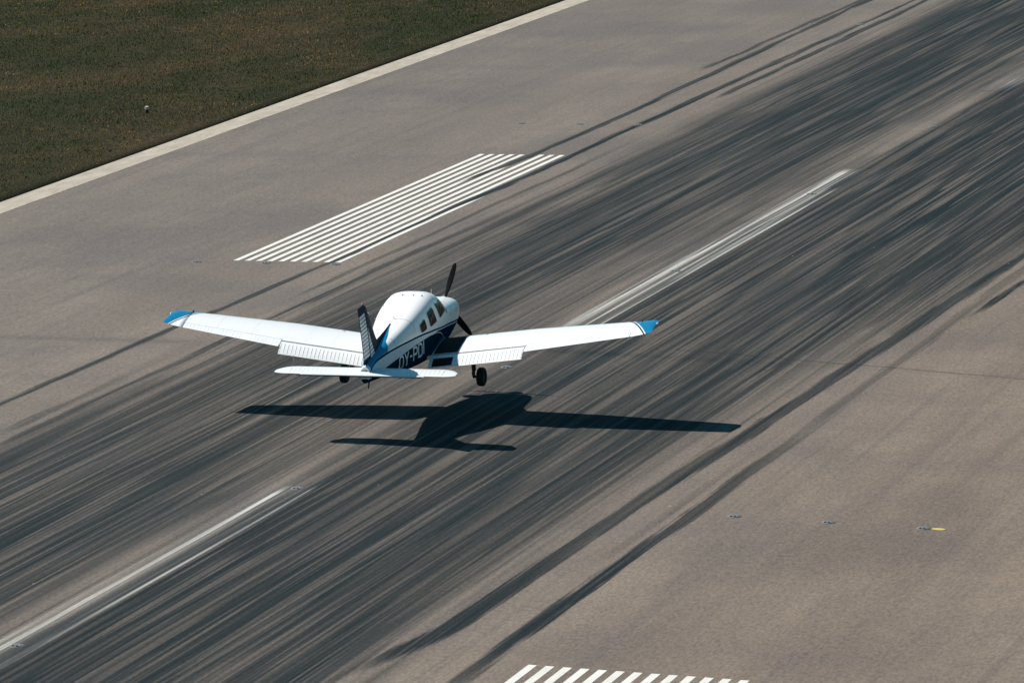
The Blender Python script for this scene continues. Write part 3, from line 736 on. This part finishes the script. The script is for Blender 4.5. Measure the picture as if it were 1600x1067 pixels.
t.l(c, t.b.inputs['Base Color']); t.b.inputs['Coat Weight'].default_value = 0.3; M_WING = t.m
for s in (1, -1):
    segs = [wsec(x, 0, HIN, s) for x in (0.52, 0.60, 1.0, 1.6, 2.2, 2.68)]
    segs2 = [wsec(x, 0, 0.80, s) for x in (2.681, 3.2, 3.8, 4.4, 4.93)]
    V, F = join([loft(segs), loft(segs2)])
    wing = mesh('wing', V, F, M_WING, plane, smooth=False)
    md = wing.modifiers.new('e', 'EDGE_SPLIT'); md.split_angle = rad(35); wing.data.polygons.foreach_set('use_smooth', [True]*len(wing.data.polygons))
    # shallow rib seams on the skin
    parts = []
    def skin_line(x0, c0, x1, c1, wd=0.006, off=0.0015, K=10):
        V = []; F = []
        d = Vector((x1-x0, 0)); 
        for k in range(K+1):
            u = k/K; x = x0+(x1-x0)*u; c = c0+(c1-c0)*u
            if abs(x1-x0) > 0.01:
                for e in (-1, 1):
                    cc = c+e*wd/2/1.5; yy, zz = top_z(x, cc); V.append((s*x, yy, zz+off))
            else:
                for e in (-1, 1): yy, zz = top_z(x+e*wd/2, c); V.append((s*(x+e*wd/2), yy, zz+off))
        for k in range(K): F.append((2*k, 2*k+1, 2*k+3, 2*k+2))
        return V, F
    M_SK = bpy.data.materials.get('skin_seam') or plain('skin_seam', (0.55, 0.56, 0.57), 0.6)
    for x in (1.6, 2.2, 3.4, 4.2): parts.append(skin_line(x, 0.05, x, 0.79, 0.004))
    for V, F in parts: mesh('skin_seam', V, F, M_SK, wing)
    yy, zz = top_z(1.55, 0.20)
    V, F = lathe([(0.035, 0.0), (0.035, 0.006), (0.02, 0.008)], 16); V = [(x+s*1.60, y+yy, z+zz) for x, y, z in V]; mesh('fuel_cap', V, F, M_SEAM, wing)
    # wing root fairing, its edge highlight put into a silver strip
    V = []; F = []; n_ = 20; E2 = []
    for i in range(n_+1):
        c = 0.004+0.84*i/n_; yy, zz = top_z(0.60, c); tp = 1-0.5*(i/n_)**2
        x0 = fx_at(yy, min(zz+0.06*tp, 0.1), -0.012)
        xo = max(x0+0.03, 0.63-0.10*max(0, i/n_-0.75)); z2 = top_z(xo, c)[1]
        for q in ((x0, zz+0.06*tp), (x0+(xo-x0)*0.45, z2+0.022*tp), (xo, z2+0.003)): V.append((s*q[0], yy, q[1]))
        for e in (0.0, 0.012): E2.append((s*(xo+e), yy, top_z(xo+e, c)[1]+0.0055))
    for i in range(n_):
        for k in range(2): a = i*3+k; F.append((a, a+1, a+4, a+3))
    rf = mesh('root_fairing', V, F, M_N, wing, smooth=True)
    mesh('fairing_highlight', E2, [(2*i, 2*i+1, 2*i+3, 2*i+2) for i in range(n_)], M_SILV, wing, smooth=True)
    # dark gap along the flap hinge
    V, F = skin_line(0.64, HIN-0.008, 2.675, HIN-0.006, 0.020, 0.0025, 24); mesh('hinge_gap', V, F, M_SEAM, wing)
    # aileron
    V, F = loft([wsec(x, 0.806, 1.0, s, 8) for x in (2.70, 3.4, 4.1, 4.92)])
    parts = [(V, F)]
    for k in range(26):
        x = 2.78+k*0.083; V2 = []
        if k in (8, 9, 17): continue
        for c in (0.83, 0.88, 0.93, 0.985):
            for e, hh in ((-0.006, 0.0), (0.001*s, 0.0045), (0.006, 0.0)): yy, zz = top_z(x+e, c); V2.append((s*(x+e), yy, zz+hh-0.001))
        parts.append((V2, RIBF(4)))
    V, F = join(parts); mesh('aileron', V, F, M_WING, plane)
    # wing tip
    secs = []
    for x, sh, tt in ((4.935, 0, 0.124), (5.04, 0, 0.121), (5.15, 0, 0.118), (5.21, 0.002, 0.112), (5.27, 0.01, 0.10), (5.345, 0.035, 0.065), (5.375, 0.07, 0.03), (5.385, 0.09, 0.008)):
        le, te = wing_le(x)-sh*1.6, wing_te(x)+sh*0.2; ch = le-te
        secs.append([(s*x, le-c*ch, wz(x)+z*ch+INC*(0.6-c)*ch+0.03*max(0, (x-4.95)/0.45)**2) for c, z in afoil(14, tt, 0.018)])
    V, F = loft(secs)
    tn = M_WING
    tip = mesh('wing_tip', V, F, tn, plane, smooth=True)
    # position light
    V, F = lathe([(0.028, -0.05), (0.03, 0.0), (0.022, 0.035), (0.006, 0.045)], 12)
    V = [(s*(5.385+x*0.7), -2.78+z, wz(5.4)+0.055+y) for x, y, z in V]; mesh('position_light', V, F, M_LENS, tip, smooth=True)
    V, F = lathe([(0.022, 0), (0.022, 0.03), (0.012, 0.04)], 10); yy, zz = top_z(4.98, 0.09); V = [(s*4.98+x, yy+y, zz+z) for x, y, z in V]; mesh('vent_cap', V, F, M_SEAM, tip)
    # flap, lowered
    FD = rad(27); parts = []
    def fsec(x):
        hy, hz = -3.605, wz(x)+0.036
        L = 0.40; out = []
        for c, z in afoil(12, 0.17, 0.01):
            yy, zz = -c*L, z*L; out.append((s*x, hy+yy*math.cos(FD)+zz*math.sin(FD)*-1+0.0, hz+zz*math.cos(FD)+yy*math.sin(FD)-0.02))
        return out
    xsf = (0.62, 1.2, 1.8, 2.4, 2.675)
    parts.append(loft([fsec(x) for x in xsf]))
    def ftop(x, c, hh=0.0):
        hy, hz = -3.605, wz(x)+0.036; L = 0.40; t_ = 0.17
        z = (0.01*4*c*(1-c)+5*t_*(0.2969*math.sqrt(c)-0.1260*c-0.3516*c*c+0.2843*c**3-0.1036*c**4))*L+hh; yy = -c*L
        return (s*x, hy+yy*math.cos(FD)-z*math.sin(FD), hz+z*math.cos(FD)+yy*math.sin(FD)-0.02)
    k = 0; x = 0.76
    while x < 2.66:
        if not (s > 0 and x < 1.25):
            V2 = [ftop(x+e, c, hh) for c in (0.26, 0.36, 0.46, 0.58, 0.70, 0.82, 0.92) for e, hh in ((-0.009, -0.001), (0.003, 0.008), (0.009, -0.001))]
            parts.append((V2, RIBF(7)))
        x += 0.086
    V, F = join(parts); flap = mesh('flap', V, F, M_W, plane)
    if s > 0:
        V = [ftop(x, c, 0.003) for x in (0.70, 0.92, 1.14) for c in (0.30, 0.5, 0.7, 0.90)]; F = [(j*4+k, j*4+k+1, j*4+k+5, j*4+k+4) for j in range(2) for k in range(3)]
        mesh('step_patch', V, F, M_BLK, flap)
        V = []; F = []; K = 14
        for i in range(K+1):
            c = 0.012+0.80*i/K
            for j in range(5): x = 0.645+0.535*j/4; yy, zz = top_z(x, c); V.append((x, yy, zz+0.003))
        for i in range(K):
            for j in range(4): a = i*5+j; F.append((a, a+1, a+6, a+5))
        mesh('walkway', V, F, M_BLK, wing, smooth=True)
    V, F = box(s*2.3, -4.05, wz(2.3)-0.20, 0.012, 0.03, 0.16); mesh('flap_hinge', V, F, M_W, flap) if s < 0 else None

# --- tail
SZ = -0.095; SI = rad(2.5)
def stab_edges(x):
    x = abs(x)
    le = -6.20 if x < 1.62 else -6.20-0.33*((x-1.62)/0.36)**2.6
    te = -6.86 if x < 1.70 else -6.86+0.12*((x-1.70)/0.28)**2.4
    return le, te
secs = []
for x in (-1.978, -1.96, -1.92, -1.87, -1.80, -1.72, -1.62, -1.35, -0.8, -0.2, 0.2, 0.8, 1.35, 1.62, 1.72, 1.80, 1.87, 1.92, 1.96, 1.978):
    le, te = stab_edges(x); ch = le-te; tt = 0.11 if abs(x) < 1.7 else 0.09
    secs.append([(x, -6.35+(le+6.35)-c*ch, SZ+z*ch-(-(le+6.35)+c*ch)*math.sin(SI)*-0.6) for c, z in afoil(12, tt, 0)])
V, F = loft(secs); parts = [(V, F)]
def stop(x, c, hh=0.0):
    le, te = stab_edges(x); ch = le-te; t_ = 0.11
    yt = 5*t_*(0.2969*math.sqrt(max(c, 0))-0.1260*c-0.3516*c*c+0.2843*c**3-0.1036*c**4)
    return (x, le-c*ch, SZ+yt*ch-(-(le+6.35)+c*ch)*math.sin(SI)*-0.6+hh)
for sgn in (1, -1):
    for k in range(16):
        x = sgn*(0.24+k*0.095)
        V2 = [stop(x+e+(0.06*(c-0.35)), c, hh) for c in (0.35, 0.45, 0.55, 0.65, 0.75, 0.84) for e, hh in ((-0.006, -0.001), (0.001, 0.004), (0.006, -0.001))]
        parts.append((V2, RIBF(6)))
V, F = join(parts); stab = mesh('stabilator', [(x*0.985+0.015, y, z) for x, y, z in V], F, M_W, plane)
stab.data.polygons.foreach_set('use_smooth', [True]*len(stab.data.polygons)); md = stab.modifiers.new('e', 'EDGE_SPLIT'); md.split_angle = rad(40)
V, F = box(0, -6.885, SZ+0.002, 2.66, 0.075, 0.012); V = [(x, y, z+0.010-(0.006 if y < -6.9 else 0)) for x, y, z in V]
mesh('trim_tab', V, F, paint('trim_tab_paint', (0.62, 0.63, 0.64), 0.4), stab)
V, F = box(-0.06, -6.90, SZ-0.012, 2.70, 0.03, 0.016); mesh('tab_edge', V, F, M_SEAM, stab)
# fin and rudder
def fin_le(z): return float(np.interp(z, [0.02, 0.29, 0.51, 0.79, 1.09, 1.26, 1.34], [-5.20, -5.56, -5.79, -6.02, -6.28, -6.42, -6.53]))
def fin_te(z): return float(np.interp(z, [0.02, 0.51, 0.95, 1.34], [-6.68, -6.77, -6.90, -7.03]))
def fin_h(z): return float(np.interp(z, [0.02, 0.13, 0.71, 1.0, 1.34], [-6.27, -6.29, -6.40, -6.50, -6.66]))
def fth(z, c): 
    t_ = float(np.interp(z, [0, 1.2, 1.34], [0.10, 0.085, 0.06])); return 5*t_*(0.2969*math.sqrt(max(c, 0))-0.1260*c-0.3516*c*c+0.2843*c**3-0.1036*c**4)
def vsec(z, a, b, n=12):
    le, te = fin_le(z), fin_te(z); ch = le-te
    ca = 0 if a is None else (le-fin_h(z))/ch+0.012; cb = 1 if b is None else (le-fin_h(z))/ch
    cs = [ca+(cb-ca)*(1-math.cos(math.pi*k/n))/2 for k in range(n+1)]
    return [(fth(z, c)*ch, le-c*ch, z) for c in reversed(cs)]+[(-fth(z, c)*ch, le-c*ch, z) for c in (cs[1:] if ca == 0 else cs)]
zs_ = [0.07, 0.2, 0.4, 0.6, 0.8, 1.0, 1.15, 1.26, 1.31, 1.34]
V, F = loft([vsec(z, None, 1) for z in zs_]); fin = mesh('fin', V, F, M_N, plane, smooth=True)
md = fin.modifiers.new('e', 'EDGE_SPLIT'); md.split_angle = rad(40)
V, F = loft([vsec(z, 1, None) for z in zs_]); rud = mesh('rudder', V, F, M_N, plane, smooth=True)
md = rud.modifiers.new('e', 'EDGE_SPLIT'); md.split_angle = rad(40)
# pale panels with dark ribs between, on rudder and fin, both sides
M_PAN = paint('tail_panel_paint', (0.74, 0.76, 0.80), 0.35)
def vpoint(z, y, off, s):
    le, te = fin_le(z), fin_te(z); ch = le-te; c = min(max((le-y)/ch, 0), 1); return (s*(fth(z, c)*ch+off), y, z)
for s in (1, -1):
    for ob, lo, hi, fa, fb in ((rud, 0.18, 1.15, lambda z: fin_te(z)+0.03, lambda z: fin_h(z)-0.028), (fin, 0.06, 0.74, lambda z: fin_h(z)+0.02, lambda z: fin_h(z)+0.02+min(0.27, max(0.03, 0.42*(0.80-z))))):
        parts = []; step = 0.082; z = lo
        while z < hi:
            V2 = []; n_ = 5
            for k in range(n_+1):
                for e in (0, 1):
                    u = k/n_; zz = z+(0.064 if e else 0.0)+u*0.035; yy = fa(zz)+(fb(zz)-fa(zz))*u; V2.append(vpoint(zz, yy, 0.003, s))
            parts.append((V2, [(2*k, 2*k+1, 2*k+3, 2*k+2) for k in range(n_)])); z += step
        V, F = join(parts); mesh('rib_panels', V, F, M_PAN, ob, smooth=True)
# thin light edge down the fin's leading edge
V = []; F = []
for i in range(25):
    z = 0.24+1.05*i/24; yy = fin_le(z); V += [(-0.016, yy-0.012, z), (0, yy+0.008, z), (0.019, yy-0.016, z)]
for i in range(24): F += [(3*i, 3*i+1, 3*i+4, 3*i+3), (3*i+1, 3*i+2, 3*i+5, 3*i+4)]
mesh('leading_edge_strip', V, F, M_SILV, fin, smooth=True)
# dorsal fairing
V = []; F = []; n_ = 18
for i in range(n_+1):
    u = i/n_; y = -4.55-1.12*u; wd = 0.008+0.055*u**1.1; zt = sec(y)[1]
    hz = 0.020+0.11*u**1.3
    for (xx, hh) in ((-wd, -0.03), (-wd*0.45, hz*0.55), (0, hz), (wd*0.45, hz*0.55), (wd, -0.03)): V.append((xx, y, zt+hh))
for i in range(n_):
    for k in range(4): a = i*5+k; F.append((a, a+1, a+6, a+5))
df = mesh('dorsal_fairing', V, F, M_N, plane, recalc=False); df.data.materials.append(M_SILV)
for i_, p_ in enumerate(df.data.polygons): p_.material_index = 1 if i_ % 4 == 0 else 0  # outer left face silver: sunlit glare put into the colour
# painted swoosh spreading from the dorsal onto the tail cone
for s in (1, -1):
    V = []; F = []; n_ = 34
    for i in range(n_+1):
        u = i/n_; y = (-4.55 if s > 0 else -5.25)-(2.0 if s > 0 else 1.30)*u  # left swoosh starts further aft, sun glare put into its shape
        t0 = math.pi/2-0.02; wdt = 0.03+0.34*float(smooth01(np.array((u-0.02)/0.45))); full = min(1.02, t0-th_of(y, float(np.interp(y, [q_[0] for q_ in A_PTS[::-1]], [q_[1] for q_ in A_PTS[::-1]]))+0.02)); wdt = wdt+(max(full, wdt)-wdt)*float(smooth01(np.array((u-0.42)/0.16)))
        for k in range(7): th = t0-float(wdt)*k/6; p_ = fpt(y, th, 0.007); V.append((s*p_[0], p_[1], p_[2]))
    for i in range(n_):
        for k in range(6): a = i*7+k; F.append((a, a+1, a+8, a+7))
    mesh('dorsal_swoosh', V, F, M_B, fus, smooth=True)
# beacon on the fin
V, F = lathe([(0.026, 0), (0.026, 0.02), (0.020, 0.045), (0.006, 0.055)], 14); V = [(x, y-6.62, z+1.335) for x, y, z in V]
mesh('beacon', V, F, plain('beacon_red', (0.55, 0.16, 0.09), 0.25), fin, smooth=True)
# --- antennas and small fittings
def rod(p0, p1, r, n=8, r1=None):
    a, b_ = Vector(p0), Vector(p1); d = (b_-a).normalized(); u = d.orthogonal().normalized(); v = d.cross(u); V = []; r1 = r if r1 is None else r1
    for q, rr_ in ((a, r), (b_, r1)): V += [q+(u*math.cos(2*math.pi*k/n)+v*math.sin(2*math.pi*k/n))*rr_ for k in range(n)]
    F = [(k, (k+1) % n, n+(k+1) % n, n+k) for k in range(n)]+[tuple(range(n)), tuple(reversed(range(n, 2*n)))]
    return [tuple(v_) for v_ in V], F
V, F = rod((0.01, -6.30, 1.12), (0.26, -6.55, 1.02), 0.006)
mesh('tail_antenna', V, F, M_SILV, fin)
for (x, y, hgt) in ((-0.12, -3.02, 0.010), (0.12, -3.02, 0.012), (0.30, -3.0, 0.016)):
    z = fpt(y, th_of(y, 0.5), 0)[2]; zt = sec(y); zz = zt[3]+(zt[1]-zt[3])*(1-(abs(x)/zt[0])**zt[4])**(1/zt[4])
    V, F = lathe([(0.016, -0.01), (0.014, hgt), (0.006, hgt+0.01)], 10); V = [(a+x, b_+y, c2+zz) for a, b_, c2 in V]; mesh('roof_fitting', V, F, M_SEAM, fus)
for (x, y, L, lean) in ((-0.40, -3.55, 0.05, -0.04), (0.02, -4.27, 0.07, -0.06)):
    zt = sec(y); zz = zt[3]+(zt[1]-zt[3])*(1-(abs(x)/zt[0])**zt[4])**(1/zt[4])
    V, F = rod((x, y, zz-0.02), (x, y+lean, zz+L), 0.012, 8, 0.004); mesh('roof_antenna', V, F, M_SILV, fus)
V, F = rod((0.06, -3.9, -0.55), (0.06, -4.15, -0.80), 0.014, 8, 0.009); mesh('belly_antenna', V, F, M_SEAM, fus)
V, F = rod((0.03, -6.42, -0.28), (0.02, -6.50, -0.46), 0.020, 8, 0.012); mesh('tail_skid', V, F, M_SEAM, fus)
V, F = rod((0.40, -1.95, -0.50), (0.42, -2.15, -0.66), 0.03); mesh('exhaust_pipe', V, F, M_METAL, fus)
parts = [ribbon([(-0.95+dy, 0.08-0.02*k), (-0.95+dy, -0.02-0.02*k)], 0.016, 0.004) for k, dy in enumerate((0.02, 0.12))]
parts.append(ribbon([(-0.45, 0.10), (-0.45, 0.02)], 0.03, 0.004)); parts.append(ribbon([(-1.62, 0.12), (-1.62, 0.02)], 0.02, 0.004)); parts.append(ribbon([(-1.64, -0.03), (-1.64, -0.10)], 0.02, 0.004))
for V, F in parts: mesh('cowling_louvre', V, F, M_SEAM, fus)
V, F = rod((-0.10, -0.78, 0.27), (-0.10, -0.72, 0.42), 0.008, 8, 0.005); mesh('cowl_rod', V, F, M_SILV, fus)
# --- propeller: three blades at rest
hub = bpy.data.objects.new('propeller', None); C.objects.link(hub); hub.parent = plane; hub.location = (0.0, -0.12, -0.02)
V, F = lathe([(0.14, 0.0), (0.14, 0.06), (0.12, 0.13), (0.09, 0.20), (0.03, 0.25)], 24); V = [(x, z-0.03, y) for x, y, z in V]
mesh('spinner', V, F, M_W, hub, smooth=True)
def blade(ang):
    st = [(0.06, 0.055, 0.045, 55), (0.16, 0.075, 0.034, 48), (0.30, 0.125, 0.026, 36), (0.50, 0.150, 0.020, 27), (0.70, 0.135, 0.014, 21), (0.85, 0.105, 0.010, 17), (0.92, 0.06, 0.007, 16), (0.935, 0.02, 0.004, 16)]
    secs = []
    for r, ch, th, tw in st:
        pr = [(math.cos(2*math.pi*k/14)*ch/2, math.sin(2*math.pi*k/14)*th/2) for k in range(14)]; tw = rad(tw); o_ = []
        for a, b_ in pr:
            u = a*math.cos(tw)-b_*math.sin(tw); v = a*math.sin(tw)+b_*math.cos(tw)
            o_.append((r*math.cos(ang)-u*math.sin(ang), v+0.03, r*math.sin(ang)+u*math.cos(ang)))
        secs.append(o_)
    return loft(secs)
for deg in (71.5, -50.0, 190.5):
    V, F = blade(rad(deg)); mesh('blade', V, F, M_PROP, hub, smooth=True)
# --- landing gear
def torus(R_, r_, wdt, n=36, m_=14):
    V = []; F = []
    for i in range(n):
        a = 2*math.pi*i/n
        for j in range(m_):
            b_ = 2*math.pi*j/m_; cc = math.cos(b_); ss = math.sin(b_)
            rr_ = R_+r_*math.copysign(abs(cc)**0.75, cc); xx = wdt/2*math.copysign(abs(ss)**0.7, ss); V.append((xx, rr_*math.cos(a), rr_*math.sin(a)))
    for i in range(n):
        for j in range(m_): F.append((i*m_+j, i*m_+(j+1) % m_, ((i+1) % n)*m_+(j+1) % m_, ((i+1) % n)*m_+j))
    return V, F
def gear(x, y, zc, name, top, s, rr_=0.205, wdt=0.165):
    g = bpy.data.objects.new(name, None); C.objects.link(g); g.parent = plane; g.location = (x, y, zc)
    V, F = torus(rr_-0.062, 0.062, wdt); mesh('tyre', V, F, M_TYRE, g, smooth=True)
    V, F = lathe([(0.088, -0.045), (0.09, -0.02), (0.05, 0.0), (0.05, 0.0), (0.09, 0.02), (0.088, 0.045)], 24); V = [(z, x_, y_) for x_, y_, z in V]; mesh('rim', V, F, M_METAL, g)
    xi = -s*0.17 if s else 0.0
    ztop = top-zc
    parts = [rod((xi, 0.0, ztop), (xi*1.0, 0.02, 0.13), 0.048, 12), rod((xi, 0.02, 0.16), (xi, 0.0, -0.01), 0.030, 12), rod((xi*1.1, 0, 0.0), (0, 0, 0), 0.028, 10)]
    V, F = join(parts); mesh('strut', V, F, M_METAL, g, smooth=True)
    V, F = join([rod((xi, -0.045, 0.20), (xi*0.98, -0.125, 0.09), 0.016), rod((xi*0.98, -0.125, 0.09), (xi, -0.02, -0.02), 0.016)]); mesh('torque_link', V, F, M_SEAM, g)
    return g
gear(1.52, -2.88, -1.008, 'main_gear', wz(1.52)-0.02, 1); gear(-1.52, -2.88, -1.008, 'main_gear', wz(1.52)-0.02, -1)
gear(0.0, -0.85, -0.95, 'nose_gear', -0.42, 0, 0.19, 0.15)
bpy.context.view_layer.update()
